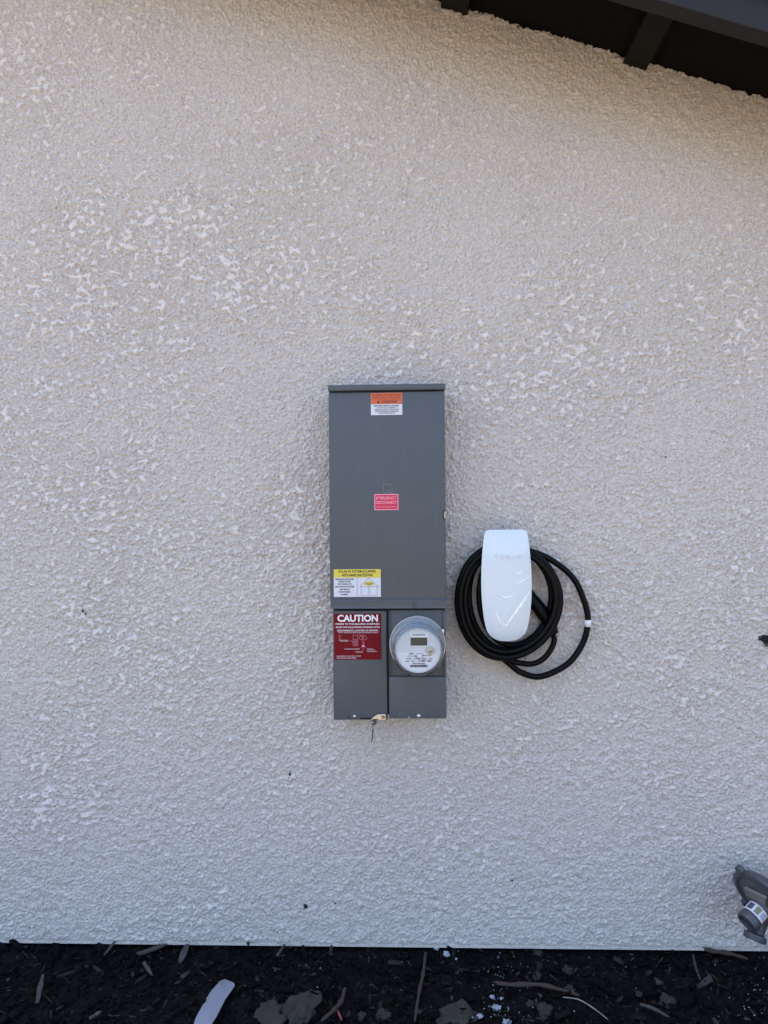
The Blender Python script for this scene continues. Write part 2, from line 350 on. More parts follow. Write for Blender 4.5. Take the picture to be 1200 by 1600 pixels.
# a return edge along the bottom screed and side slabs beyond the textured part
me = bpy.data.meshes.new('wall')
me.vertices.add(nv); me.vertices.foreach_set('co', co.ravel())
me.loops.add(nf*4); me.loops.foreach_set('vertex_index', q.ravel().astype(np.int32))
me.polygons.add(nf); me.polygons.foreach_set('loop_start', np.arange(nf, dtype=np.int32)*4)
me.polygons.foreach_set('use_smooth', np.ones(nf, bool))
me.update(calc_edges=True)
a_ = me.attributes.new('trowelled', 'FLOAT', 'POINT'); a_.data.foreach_set('value', attr)
wall = link('wall', me, M['stucco'], house)
# the wall's core: closed body behind the stucco, also beyond the frame
bm = bmesh.new()
def prism(bm, xa, xb, y0, y1, zb0, zb1, dz=0.0):
    add_poly(bm, [(xa, zb0), (xb, zb1), (xb, eave(xb)+dz), (xa, eave(xa)+dz)], y0, y1)
prism(bm, X0-.001, X1+.001, .0015, .16, ZB+.004, ZB+.004, -.006)
prism(bm, -5, X0-.001, -.004, .16, ZB, ZB); prism(bm, X1+.001, 5, -.004, .16, ZB, ZB)
# other walls of the house (end and back), so that it stands as a closed body
add_box(bm, -5, -4.84, .16, 6, ZB, 2.9); add_box(bm, 4.84, 5, .16, 6, ZB, eave(5)); add_box(bm, -4.84, 4.84, 5.84, 6, ZB, eave(5)-.1)
bm_obj('wall_core', bm, M['stucco'], house)
bm = bmesh.new(); add_box(bm, -5, 5, .03, .15, -.3, ZB+.003); bm_obj('foundation', bm, M['concrete'], house)
bm = bmesh.new()                                       # metal screed lip under the stucco
add_poly(bm, [(SA.x-1, base(SA.x-1)-.002), (SB.x+1, base(SB.x+1)-.002), (SB.x+1, base(SB.x+1)+.0035), (SA.x-1, base(SA.x-1)+.0035)], -.0062, .02)
bm_obj('weep_screed', bm, M['stucco'], house)
# roof: deck, shingles, barge board, outriggers (their directions follow the rake)
OV = .30
ang = math.atan(slope); ux = Vector((math.cos(ang), 0, math.sin(ang))); un = Vector((-math.sin(ang), 0, math.cos(ang)))
def rake_box(bm, s0, s1, y0, y1, n0, n1, bev=0.0):
    """box in roof coordinates: s along the slope from EA, n normal to it"""
    b2 = bmesh.new(); add_box(b2, s0, s1, y0, y1, n0, n1, bev)
    for v in b2.verts: v.co = EA + ux*v.co.x + un*v.co.z + Vector((0, v.co.y, 0))
    me_ = bpy.data.meshes.new('tmp'); b2.to_mesh(me_); b2.free(); bm.from_mesh(me_); bpy.data.meshes.remove(me_)
EA.y = 0
# barge lower edge through two pixels of the photo
bA, bB = P(935, 0, OV), P(1200, 72, OV)
def nrm(p): q_ = Vector((p.x, 0, p.z))-EA; return q_.dot(un)
nb = (nrm(bA)+nrm(bB))/2
SL, SR = -(EA.x+5.3)/math.cos(ang)*1.0, (5.3-EA.x)/math.cos(ang)
bm = bmesh.new(); rake_box(bm, SL, SR, -OV-.045, 6.2, .003, .018); deck = bm_obj('roof_deck', bm, M['brown'], house)
bm = bmesh.new(); rake_box(bm, SL, SR, -OV-.07, 6.2, .0195, .031); bm_obj('roof', bm, M['shingle'], house)
bm = bmesh.new(); rake_box(bm, SL, SR, -OV-.042, -OV, nb, .002, .002); bm_obj('barge_board', bm, M['barge'], house)
bm = bmesh.new(); rake_box(bm, SL, SR, -OV-.056, -OV-.0435, -.028, .0015, .001); bm_obj('drip_trim', bm, M['barge'], house)
bm = bmesh.new(); rake_box(bm, SL, SR, .0025, .02, -.012, .0028); bm_obj('blocking', bm, M['brown'], house)
tails = []
for (xa, xb, py_) in ((688, 730, 21), (972, 1008, 107)):
    a_, b_ = P(xa, py_-6), P(xb, py_+5)
    tails.append(((Vector((a_.x, 0, a_.z))-EA).dot(ux), (Vector((b_.x, 0, b_.z))-EA).dot(ux), nrm(P((xa+xb)/2, py_))))
pitch_ = tails[1][0]-tails[0][0]
allt = tails + [(tails[1][0]+pitch_*k, tails[1][1]+pitch_*k, tails[1][2]) for k in (1, 2)] + [(tails[0][0]-pitch_*k, tails[0][1]-pitch_*k, tails[0][2]) for k in (1, 2, 3)]
for (s0, s1, n0) in allt:
    bm = bmesh.new(); rake_box(bm, s0, s1, -OV+.0015, .01, n0, .0015, .003); bm_obj('outrigger', bm, M['tail'], house)
# small lumps of stucco and caulk along the ragged top joint
bm = bmesh.new()
def lump(bm, c, r, seed, sq=(1, 1, 1), sub=2, amp=.35, fr=1.3):
    q_ = bmesh.ops.create_icosphere(bm, subdivisions=sub, radius=1)
    for v in q_['verts']:
        k = 1+amp*mnoise.noise(v.co*fr+Vector((seed*3.1, seed, seed*7.7)))
        v.co = Vector(c)+Vector((v.co.x*r*sq[0]*k, v.co.y*r*sq[1]*k, v.co.z*r*sq[2]*k))
for k in range(12):
    x = random.uniform(EA.x-.3, 1.3); lump(bm, (x, -.003, eave(x)-random.uniform(.001, .008)), random.uniform(.0025, .0065), k, (2.2, .7, .6), 3, .9, 2.0)
    bm_obj('stucco_lump', bm, M['stucco'], house, smooth=True); bm = bmesh.new()
for px_, py_, r_ in ((757, 20, .018), (745, 27, .010), (848, 55, .014), (862, 60, .009), (700, 22, .016), (715, 24, .012), (968, 96, .012)):
    c = P(px_, py_); lump(bm, (c.x, -.004, min(c.z, eave(c.x)-.006)), r_, px_, (1.5, .5, .6), 3, .9, 2.0)
    bm_obj('stucco_lump', bm, M['stucco'], house, smooth=True); bm = bmesh.new()
bm.free()
# dark chips knocked out of / stuck to the wall
for px_, py_, r_ in ((453, 1212, .0045), (451, 1220, .003), (477, 1418, .006), (388, 1476, .005), (524, 1413, .003), (352, 1395, .0035), (690, 1262, .003), (129, 957, .003), (134, 961, .0022), (141, 920, .003), (1040, 716, .0025), (800, 1378, .0025)):
    bm = bmesh.new(); c = P(px_, py_-2, .006); lump(bm, c, r_, px_, (1, .5, 1.1), amp=.9, fr=2.5); bm_obj('mud_speck', bm, M['black'], house)
# broken hole with a stub of pipe at the right
c = P(1203, 1000, .004)
bm = bmesh.new(); lump(bm, c+Vector((.002, -.006, .003)), .027, 5, (1, .25, .5), 4, .9, 2.6); bm_obj('wall_hole', bm, M['black'], house)
bm = bmesh.new(); add_tube(bm, [c+Vector((-.018, -.008, -.012)), c+Vector((0, -.018, -.009)), c+Vector((.05, -.020, -.007))], .005, 10); bm_obj('cable_stub', bm, M['lead'], house, smooth=True)

# ------------------------------------------------------------------ lettering helpers
def text_mesh(s, bold=0.0):
    cu = bpy.data.curves.new('t', 'FONT'); cu.body = s; cu.resolution_u = 3; cu.offset = bold; cu.align_x = 'CENTER'
    o = bpy.data.objects.new('t', cu); COL.objects.link(o)
    dg = bpy.context.evaluated_depsgraph_get(); me_ = bpy.data.meshes.new_from_object(o.evaluated_get(dg))
    bpy.data.objects.remove(o); bpy.data.curves.remove(cu); return me_
def add_text(bm, s, x0, x1, z0, z1, y, bold=.01):
    """fit the words into a world rectangle on the plane y"""
    me_ = text_mesh(s, bold); n = len(me_.vertices); c = np.empty(n*3, np.float32); me_.vertices.foreach_get('co', c); c = c.reshape(-1, 3)
    a, b_ = c[:, :2].min(0), c[:, :2].max(0); sx = (x1-x0)/(b_[0]-a[0]); s_z = (z1-z0)/(b_[1]-a[1])
    o = np.empty_like(c); o[:, 0] = x0+(c[:, 0]-a[0])*sx; o[:, 2] = z0+(c[:, 1]-a[1])*s_z; o[:, 1] = y
    me_.vertices.foreach_set('co', o.ravel()); bm.from_mesh(me_); bpy.data.meshes.remove(me_)
def sheet(bm, x0, x1, z0, z1, y, t=.0004): add_box(bm, x0, x1, y-t, y, z0, z1)
class Sticker:
    """a printed label stuck on a plane; positions are given in the label's own 0..1 frame (v up)"""
    def __init__(s, name, px, d, m, parent, label=None):
        s.x0, s.x1, s.z0, s.z1 = rect(*px, d); s.y = -d-.0003
        bm = bmesh.new(); sheet(bm, s.x0, s.x1, s.z0, s.z1, s.y)
        s.o = bm_obj(name, bm, m, parent, label=label); s.y -= .0004
    def X(s, u): return s.x0+(s.x1-s.x0)*u
    def Z(s, v): return s.z0+(s.z1-s.z0)*v
    def area(s, name, u0, u1, v0, v1, m):
        bm = bmesh.new(); sheet(bm, s.X(u0), s.X(u1), s.Z(v0), s.Z(v1), s.y-.0001, .0003); return bm_obj(name, bm, m, s.o)
    def text(s, lines, m, name='lettering', lift=.0006):
        bm = bmesh.new()
        for (t, u0, u1, v0, v1, *b_) in lines: add_text(bm, t, s.X(u0), s.X(u1), s.Z(v0), s.Z(v1), s.y-lift, b_[0] if b_ else .012)
        return bm_obj(name, bm, m, s.o)
    def lines(s, segs, wd, m, name='drawing', lift=.0006):
        bm = bmesh.new()
        for (u0, v0, u1, v1) in segs:
            a, b_ = Vector((s.X(u0), 0, s.Z(v0))), Vector((s.X(u1), 0, s.Z(v1))); t = (b_-a).normalized(); n_ = Vector((-t.z, 0, t.x))*wd/2
            f = [a-t*wd/2+n_, b_+t*wd/2+n_, b_+t*wd/2-n_, a-t*wd/2-n_]; bm.faces.new([bm.verts.new((q_.x, s.y-lift, q_.z)) for q_ in f])
        return bm_obj(name, bm, m, s.o)

# ------------------------------------------------------------------ electrical panel
d1 = .125
panel = thing('electrical_panel', 'tall grey metal electrical panel with warning stickers mounted on the stucco wall', 'electrical panel', P(607, 1125, 0))
A = rect(514.5, 612, 696, 937, d1)
CX0, CX1 = A[0], A[1]
cap = rect(512, 600, 696, 609.5, d1+.008)
ledge = rect(516.5, 936, 698.5, 951, d1+.004)
low = rect(520.5, 953, 604.5, 1125, d1-.008)
rgt = rect(608, 953, 697.5, 1123, d1-.008)
step = rect(608, 1057.5, 697.5, 1123, d1-.008)
bm = bmesh.new(); add_box(bm, CX0+.004, CX1-.004, -.088, -.001, low[2]+.006, cap[2]+.002, .002)
bm_obj('enclosure', bm, M['grey_dark'], panel)
bm = bmesh.new(); add_box(bm, cap[0], cap[1], -d1-.008, -.001, cap[2], cap[3], .0025); bm_obj('rain_cap', bm, M['grey'], panel, smooth=True, sharp=35)
bm = bmesh.new()
add_box(bm, CX0, CX1, -d1, -.03, A[2], A[3], .003, 3)
bm_obj('upper_cover', bm, M['grey'], panel, smooth=True, sharp=35)
UC = bpy.data.objects['upper_cover']
# drip ledge: bent lip along the cover's foot
bm = bmesh.new(); x0, x1 = ledge[0], ledge[1]
pr = [(-.03, ledge[3]+.001), (-d1-.0005, ledge[3]+.001), (-d1-.0075, ledge[3]-.004), (-d1-.0045, ledge[2]+.004), (-d1-.0075, ledge[2]+.0015), (-d1-.006, ledge[2]), (-.03, ledge[2])]
a = [bm.verts.new((x0, y, z)) for y, z in pr]; b_ = [bm.verts.new((x1, y, z)) for y, z in pr]
bm.faces.new(a); bm.faces.new(b_)
for i in range(len(pr)): j = (i+1) % len(pr); bm.faces.new((a[i], a[j], b_[j], b_[i]))
bmesh.ops.bevel(bm, geom=list(bm.edges), offset=.0006, segments=1, affect='EDGES')
bm_obj('drip_ledge', bm, M['grey'], panel, smooth=True, sharp=30)
sm = P(647, 943, d1)
bm = bmesh.new(); add_box(bm, sm.x-.0006, sm.x+.0006, -d1-.0095, -d1-.001, ledge[2]+.002, ledge[3]-.002, .0003); bm_obj('ledge_seam', bm, M['grey'], panel)
# lower left cover
bm = bmesh.new(); add_box(bm, low[0], low[1], -d1+.008, -.03, low[2], low[3]-.002, .003, 3)
bm_obj('lower_cover', bm, M['grey'], panel, smooth=True, sharp=35)
# meter section: recessed socket plate, side rims and the cover below it
bm = bmesh.new()
add_box(bm, rgt[0], rgt[1], -d1+.014, -.03, step[3]+.0012, rgt[3]-.001, .002)
add_box(bm, rgt[1]-.0085, rgt[1]-.0004, -d1+.010, -d1+.026, step[3]+.002, rgt[3]-.002, .0015)
add_box(bm, rgt[0]+.0004, rgt[0]+.0035, -d1+.010, -d1+.026, step[3]+.002, rgt[3]-.002, .001)
bm_obj('meter_socket_cover', bm, M['grey'], panel, smooth=True, sharp=35)
bm = bmesh.new(); add_box(bm, step[0], step[1], -d1+.008, -.03, step[2], step[3], .003, 3); bm_obj('pull_section_cover', bm, M['grey'], panel, smooth=True, sharp=35)
# finger notch on the right edge of the upper cover
c = P(696, 804.5, d1+.0008)
bm = bmesh.new(); pts = [(c.x-.0002 - .0075*math.sin(t), c.z+.0145*math.cos(t)) for t in np.linspace(0, math.pi, 16)]
add_poly(bm, pts, c.y, c.y+.0006); nt_ = bm_obj('finger_notch', bm, M['black'], panel)
bm = bmesh.new(); pts = [(c.x+.0002 - .0048*math.sin(t), c.z-.0002+.0115*math.cos(t)) for t in np.linspace(0, math.pi, 16)]
add_poly(bm, pts, c.y-.002, c.y-.0001); bm_obj('catch', bm, M['beige'], nt_)
# long broken scuff down the upper cover
for k in range(26):
    py_ = 690+k*9.2+random.uniform(-3, 3)
    if random.random() < .35: continue
    bm = bmesh.new(); a_, b_ = P(642+random.uniform(-2, 2), py_, d1), P(644.5+random.uniform(-1, 2), py_+random.uniform(1, 6), d1)
    sheet(bm, a_.x, b_.x, b_.z, a_.z, -d1-.00005, .00012); bm_obj('scuff', bm, M['scuff'], UC)
# embossed squares
e = rect(599, 756.5, 613, 770, d1+.0004)
bm = bmesh.new()
def sq_ring(bm, x0, x1, z0, z1, w_, y):
    for r_ in ((x0, x1, z1-w_, z1), (x0, x1, z0, z0+w_), (x0, x0+w_, z0+w_+.00005, z1-w_-.00005), (x1-w_, x1, z0+w_+.00005, z1-w_-.00005)):
        add_box(bm, r_[0], r_[1], y-.0012, y+.001, r_[2], r_[3], .0003)
sq_ring(bm, *e, .0016, -d1-.0008); cx, cz, hw = (e[0]+e[1])/2, (e[2]+e[3])/2, (e[1]-e[0])*.28
sq_ring(bm, cx-hw, cx+hw, cz-hw, cz+hw, .0015, -d1-.0008)
bm_obj('embossed_emblem', bm, mat('worn_enamel', (.19, .20, .21), .45), panel)
# screws
def screw(px_, py_, r, m, d=d1-.008):
    bm = bmesh.new(); c = P(px_, py_, d); add_lathe(bm, (c.x, -d+.0005, c.z), (0, -1, 0), [(0, r*1.15), (.0012, r*1.15), (.0014, r), (r*.35+.001, r*.85), (r*.5+.0015, r*.5), (r*.55+.0017, .0002)], 20)
    bm_obj('screw', bm, m, panel, smooth=True, sharp=50)
screw(554, 1119.5, .0038, M['zinc']); screw(544.5, 1120, .003, M['grey_dark']); screw(654.5, 1119, .0048, M['zinc']); screw(639.5, 1121, .0018, M['zinc'])
# sealing latch with tag
c0 = d1-.002
def pp(x, y, d=c0): q_ = P(x, y, d); return (q_.x, q_.z)
bm = bmesh.new(); add_poly(bm, [pp(580, 1124), pp(585, 1119.5), pp(590, 1116.5), pp(601, 1115.5), pp(602.5, 1117), pp(602.5, 1124.5), pp(594, 1125), pp(588, 1122.5), pp(583, 1125.5)], -c0-.0012, -c0+.0012)
bmesh.ops.bevel(bm, geom=list(bm.edges), offset=.0004, segments=1, affect='EDGES'); lt = bm_obj('latch', bm, M['brass'], panel)
bm = bmesh.new(); q_ = P(598.5, 1120, c0); add_lathe(bm, (q_.x, -c0-.0008, q_.z), (0, -1, 0), [(0, .0048), (.0014, .0046), (.0016, .0018)], 20, cap1=False); bm_obj('washer', bm, M['lead'], lt, smooth=True)
bm = bmesh.new(); add_lathe(bm, (q_.x, -c0-.0010, q_.z), (0, -1, 0), [(0, .0022), (.002, .002), (.0028, .001)], 14); bm_obj('rivet', bm, M['zinc'], lt, smooth=True)
bm = bmesh.new(); s0, s1 = P(562.5, 1123.5, c0), P(592, 1123.5, c0); add_box(bm, s0.x, s1.x, -d1+.0068, -d1+.012, s0.z-.0022, s0.z+.0022, .0005); bm_obj('latch_slot', bm, M['black'], panel)
bm = bmesh.new(); q_ = P(583, 1128.5, c0+.004)
add_lathe(bm, (q_.x+.002, q_.y+.006, q_.z), (0, -1, 0), [(0, .006), (.002, .0078), (.007, .0078), (.009, .006)], 24); seal = bm_obj('seal', bm, M['lead'], panel, smooth=True, sharp=40)
bm = bmesh.new(); add_lathe(bm, (q_.x-.002, q_.y-.0022, q_.z), (0, -1, 0), [(0, .0028), (.0014, .0024), (.002, .001)], 14); bm_obj('seal_rivet', bm, M['zinc'], seal, smooth=True)
bm = bmesh.new(); t0, t1, t2 = P(582, 1132, c0), P(583, 1139, c0), P(581, 1160, c0)
add_tube(bm, [t0, t1], .0009, 8); add_poly(bm, [(t1.x-.002, t1.z), (t1.x+.002, t1.z), (t2.x+.0014, t2.z), (t2.x-.0014, t2.z)], t1.y-.0006, t1.y+.0006)
bm_obj('seal_tag', bm, M['reg'], seal)

# orange and white warning sticker
s = Sticker('warning_label', (579.5, 614, 628.5, 648.5), d1, M['w_lab'], panel, 'small orange and white warning sticker at the top')
s.area('orange_band', 0.004, .996, .505, .997, M['o_lab'])
s.text([('WARNING  ARC FLASH HAZARD', .12, .95, .86, .935), ('APPROPRIATE PPE AND TOOLS REQUIRED', .05, .95, .745, .815), ('WARNING', .34, .84, .55, .66, .03)], M['inkr'])
s.lines([(0, .70, 1, .70), (0, .505, 1, .505)], .0007, M['inkr'])
bm = bmesh.new(); bm.faces.new([bm.verts.new((s.X(u), s.y-.0007, s.Z(v))) for u, v in ((.19, .55), (.30, .55), (.245, .67))]); bm.faces.new([bm.verts.new((s.X(u), s.y-.0007, s.Z(v))) for u, v in ((.04, .86), (.10, .86), (.07, .94))]); bm_obj('hazard_triangle', bm, M['inkr'], s.o)
s.text([('ELECTRIC SHOCK HAZARD', .1, .9, .38, .455, .02), ('DO NOT TOUCH TERMINALS', .2, .82, .30, .35), ('TERMINALS ON BOTH THE LINE AND', .1, .9, .215, .27), ('LOAD SIDES MAY BE ENERGIZED', .14, .87, .135, .19), ('IN THE OPEN POSITION', .26, .76, .055, .11)], M['ink'])
# pink-red disconnect sticker
s = Sticker('disconnect_label', (585, 772, 622.5, 797), d1, M['pink_ink'], panel, 'pinkish red EMERGENCY DISCONNECT sticker')
s.area('red_field', .035, .965, .055, .945, M['p_lab'])
s.text([('EMERGENCY', .08, .92, .66, .85, .015), ('DISCONNECT', .06, .94, .38, .57, .015), ('SERVICE EQUIPMENT', .08, .94, .16, .235, .02)], M['pink_ink'])
# solar shutdown sticker
s = Sticker('shutdown_label', (521.5, 889.5, 595, 932.5), d1, M['w_lab'], panel, 'yellow and white solar shutdown sticker')
s.area('yellow_band', 0.002, .998, .70, .998, M['y_lab'])
s.text([('SOLAR PV SYSTEM EQUIPPED', .10, .90, .865, .965, .035), ('WITH RAPID SHUTDOWN', .17, .83, .735, .84, .035)] +
       [(t, .23-w_, .23+w_, v-.028, v+.028, .03) for t, w_, v in (('TURN RAPID SHUTDOWN', .2, .64), ('SWITCH TO THE', .125, .555), ('"OFF" POSITION TO', .155, .465), ('SHUT DOWN PV SYSTEM', .2, .37), ('AND REDUCE', .105, .275), ('SHOCK HAZARD', .125, .185), ('IN ARRAY', .075, .09))], M['ink'])
yb = bmesh.new(); yb.faces.new([yb.verts.new((s.X(u), s.y-.0003, s.Z(v))) for u, v in ((.63, .42), (.87, .42), (.835, .50), (.77, .57), (.73, .57), (.665, .50))]); bm_obj('yellow_panel', yb, M['y_lab'], s.o)
s.text([('SOLAR ELECTRIC', .66, .84, .475, .515, .03), ('PV PANELS', .70, .80, .425, .46, .03)], M['ink'])
circ = [(.75+.022*math.cos(t), .17+.065*math.sin(t)) for t in np.linspace(0, 2*math.pi, 13)]
s.lines([(.5, .02, .5, .69), (.75, .685, .56, .37), (.75, .685, .94, .37), (.55, .365, .95, .365), (.585, .365, .585, .05), (.92, .365, .92, .05), (.585, .05, .92, .05), (.75, .42, .75, .24)] + [(*circ[i], *circ[i+1]) for i in range(12)], .0006, M['ink'])
# red caution sticker
s = Sticker('caution_label', (522, 958.5, 596, 1030.5), d1-.008, M['r_lab'], panel, 'dark red CAUTION sticker')
s.text([('CAUTION', .075, .93, .82, .975, .035), ('POWER TO THIS BUILDING IS SUPPLIED', .035, .965, .755, .79, .02), ('FROM THE FOLLOWING SOURCES WITH', .04, .965, .685, .72, .02), ('DISCONNECTS LOCATED AS SHOWN:', .07, .935, .612, .648, .02),
        ('UTILITY SERVICE ENTRANCE MAIN DISCONNECT AND PV', .09, .93, .577, .594, .01), ('ROOF MOUNTED', .10, .30, .415, .43, .01), ('SOLAR ARRAY', .13, .30, .393, .408, .01),
        ('MAIN SERVICE DISCONNECT', .22, .54, .22, .24, .01), ('INVERTER', .45, .60, .155, .175, .01), ('UTILITY AC', .69, .82, .225, .24, .01), ('DISCONNECT', .69, .86, .20, .215, .01), ('LOCATED ADJACENT', .69, .91, .165, .185, .01),
        ('EQUIPMENT LOCATED AT SIDE', .05, .56, .065, .085, .015), ('CONTRACTOR AND PERMIT', .05, .47, .025, .045, .015)], M['wink'])
c1 = [(.57+.035*math.cos(t), .47+.04*math.sin(t)) for t in np.linspace(0, 2*math.pi, 11)]; c2 = [(.655+.035*math.cos(t), .47+.04*math.sin(t)) for t in np.linspace(0, 2*math.pi, 11)]
s.lines([(.40, .53, .50, .53), (.40, .53, .40, .30), (.50, .53, .50, .30), (.40, .30, .50, .30), (.52, .53, .64, .53), (.60, .53, .60, .33), (.63, .43, .63, .33), (.60, .31, .57, .26), (.63, .31, .66, .26), (.61, .30, .61, .18), (.33, .42, .40, .38), (.12, .52, .12, .47), (.10, .52, .15, .52), (.10, .46, .14, .46)]
        + [(.42, .44-.02*k, .485, .44-.02*k) for k in range(7)] + [(*c1[i], *c1[i+1]) for i in range(10)] + [(*c2[i], *c2[i+1]) for i in range(10)], .0006, M['pink_ink'])
yb = bmesh.new(); yb.faces.new([yb.verts.new((s.X(u), s.y-.0003, s.Z(v))) for u, v in ((.585, .28), (.66, .28), (.63, .32), (.605, .32))]); bm_obj('drawing_fill', yb, M['pink_ink'], s.o)

# ------------------------------------------------------------------ electric meter
mc = P(652.5, 1007, .133)
meter = thing('electric_meter', 'round electric meter with clear dome and small display plugged into the grey panel', 'meter', (mc.x, -.10, mc.z))
RO = 44.2/F*(D-.133)
def mlathe(name, prof, m, par, seg=64, **k):
    bm = bmesh.new(); add_lathe(bm, (mc.x, 0, mc.z), (0, -1, 0), prof, seg, **k); return bm_obj(name, bm, m, par, smooth=True, sharp=40)
mlathe('sealing_ring', [(.1005, RO*.95), (.118, RO*.955), (.124, RO), (.131, RO), (.134, RO*.985), (.134, RO*.955), (.131, RO*.945), (.120, RO*.94)], M['ringm'], meter, cap0=False, cap1=False)
mlathe('base_plate', [(.1005, RO*.90), (.126, RO*.90)], M['meter_body'], meter)
inner = mlathe('inner_housing', [(.127, RO*.83), (.150, RO*.83), (.152, RO*.80), (.170, RO*.80), (.172, RO*.77), (.208, RO*.77), (.211, RO*.755)], M['meter_body'], meter)
fcr = RO*.75
face = mlathe('face_plate', [(.2115, fcr), (.2135, fcr)], M['meter_face'], meter)
mlathe('clear_dome', [(.139, RO*.945), (.142, RO*.90), (.20, RO*.865), (.222, RO*.855), (.2285, RO*.825), (.230, RO*.76), (.2275, RO*.76), (.226, RO*.81), (.2205, RO*.835), (.20, RO*.845), (.1425, RO*.88), (.1405, RO*.89)], M['dome'], meter, cap0=False, cap1=False)
df = .2137
def frect(x0, y0, x1, y1): return rect(x0, y0, x1, y1, df)
bm = bmesh.new(); r_ = frect(640.5, 989, 669, 1010.5); add_box(bm, r_[0], r_[1], -df-.0012, -df+.0003, r_[2], r_[3], .0006); bez = bm_obj('display_bezel', bm, M['meter_body'], face)
bm = bmesh.new(); r_ = frect(641.5, 996, 667.5, 1008.5); add_box(bm, r_[0], r_[1], -df-.0022, -df-.001, r_[2], r_[3], .0004); bm_obj('display', bm, M['lcd'], face)
bm = bmesh.new(); q_ = P(672, 1016, df); add_lathe(bm, (q_.x, -df+.0002, q_.z), (0, -1, 0), [(0, .0105), (.005, .0100), (.0062, .008)], 28); port = bm_obj('optical_port', bm, M['beige'], face, smooth=True, sharp=40)
for k in (-1, 1):
    bm = bmesh.new(); add_lathe(bm, (q_.x+.0012+k*.0027, -df-.0058, q_.z-.002), (0, -1, 0), [(0, .0016), (.001, .0015)], 12); bm_obj('port_hole', bm, M['ink'], port)
# printed paper plate in the lower part
bm = bmesh.new(); pts = []
cz_ = P(600, 1019.5, df).z-mc.z
a0 = math.asin(max(-1, min(1, cz_/(fcr*.95)))); pts = [(mc.x+fcr*.95*math.cos(t), mc.z+fcr*.95*math.sin(t)) for t in np.linspace(a0, -math.pi-a0, 34)]
add_poly(bm, pts, -df-.0004, -df); bm_obj('data_plate', bm, M['w_lab'], face)
bm = bmesh.new()
def mt(t, x0, y0, x1, y1, b_=.01): r_ = frect(x0, y0, x1, y1); add_text(bm, t, *r_, -df-.0012, b_)
for i in range(5): mt('8', 645+4*i, 990.5, 648+4*i, 993, .03)
mt('TYPE  CL200  240V  3W', 634, 1028, 676, 1030.2); mt('FM 2S   TA 30', 634, 1032, 648, 1034, .02); mt('114 807 1504', 653, 1031, 674, 1034, .025)
mt('Kh 1.0   60Hz', 637, 1024, 652, 1026); mt('MADE IN USA', 660, 1023, 674, 1025); mt('WATTHOURS', 644, 1035.5, 664, 1038, .02); mt('kWh', 640, 1019.8, 646, 1022.5, .03)
r_ = frect(641, 1038.8, 668, 1042.2)
for i in range(34):
    w_ = (r_[1]-r_[0])/34; add_box(bm, r_[0]+w_*i, r_[0]+w_*(i+random.choice((.4, .6, .8))), -df-.0012, -df-.0008, r_[2], r_[3])
r_ = frect(650, 1021, 661, 1028); sq_ring(bm, *r_, .0005, -df-.0006)
bm_obj('lettering', bm, M['ink'], face)
# sealing-ring clasp at the right and wire at lower left
bm = bmesh.new(); q_ = P(691.5, 985, .14); add_box(bm, q_.x-.004, q_.x+.004, -.144, -.118, q_.z-.007, q_.z+.004, .0015); bm_obj('ring_clasp', bm, M['zinc'], meter, smooth=True, sharp=40)
bm = bmesh.new(); add_tube(bm, catmull([P(616, 1025, .13), P(618, 1031, .135), P(622, 1036, .134), P(623, 1029, .13), P(628, 1039, .128)]), .0009, 6); bm_obj('seal_wire', bm, M['brass'], meter, smooth=True)

# ------------------------------------------------------------------ EV charger
dc = .105
cc = P(791, 915, dc)
ch = thing('car_charger', 'glossy white wall-mounted car charger under crinkled clear film, cable looped round it', 'car charger', (cc.x, 0, cc.z-.15))
prof = [(828, 24), (829, 29), (831.5, 32), (836, 33.3), (845, 34.7), (858, 36.3), (872, 37.4), (888, 38.4), (905, 38.9), (922, 38.8), (938, 38.1), (952, 36.8), (966, 35), (978, 32.6), (986, 30), (992, 26), (997, 20), (1000, 13.5), (1001.3, 7)]
k_ = (D-dc)/F
zc = P(791, 915, dc).z
half = [(w_*k_, zc+(915-y)*k_) for y, w_ in prof]
outl = [(cc.x+w_, z) for w_, z in half] + [(cc.x-w_, z) for w_, z in half[::-1]]
mx_, mz_ = cc.x, zc
def ring_at(bm, y, sc, dz=0): return [bm.verts.new((mx_+(x-mx_)*sc, y, mz_+dz+(z-mz_)*sc)) for x, z in outl]
# back shell
bm = bmesh.new(); lv = [ring_at(bm, -.002, .80), ring_at(bm, -.03, .80), ring_at(bm, -.045, .84), ring_at(bm, -.085, .94)]
for a, b_ in zip(lv, lv[1:]):
    for i in range(len(a)): j = (i+1) % len(a); bm.faces.new((a[i], a[j], b_[j], b_[i]))
bm.faces.new(lv[0]); bm.faces.new(lv[-1]); bm_obj('back_shell', bm, M['body'], ch, smooth=True, sharp=40)
# faceplate, slightly domed grid: rows follow the outline
bm = bmesh.new(); NU = 20; rows = []
N = len(half)
fine = catmull([(w_, 0, z) for w_, z in half], 4)
for p_ in fine:
    row = []
    for i in range(NU+1):
        u = -1+2*i/NU; vz = (p_.z-mz_)/.16
        y = -dc - .011*(1-abs(u)**2.6)*(1-min(1, abs(vz))**4) - .004*(1-vz*vz)
        row.append(bm.verts.new((mx_+u*p_.x, y, p_.z)))
    rows.append(row)
for a, b_ in zip(rows, rows[1:]):
    for i in range(NU): bm.faces.new((a[i], a[i+1], b_[i+1], b_[i]))
edge_ = [e_ for e_ in bm.edges if e_.is_boundary]
r = bmesh.ops.extrude_edge_only(bm, edges=edge_)
nvs = [v for v in r['geom'] if isinstance(v, bmesh.types.BMVert)]
for v in nvs: v.co = Vector((mx_+(v.co.x-mx_)*.985, v.co.y+.004, mz_+(v.co.z-mz_)*.992))
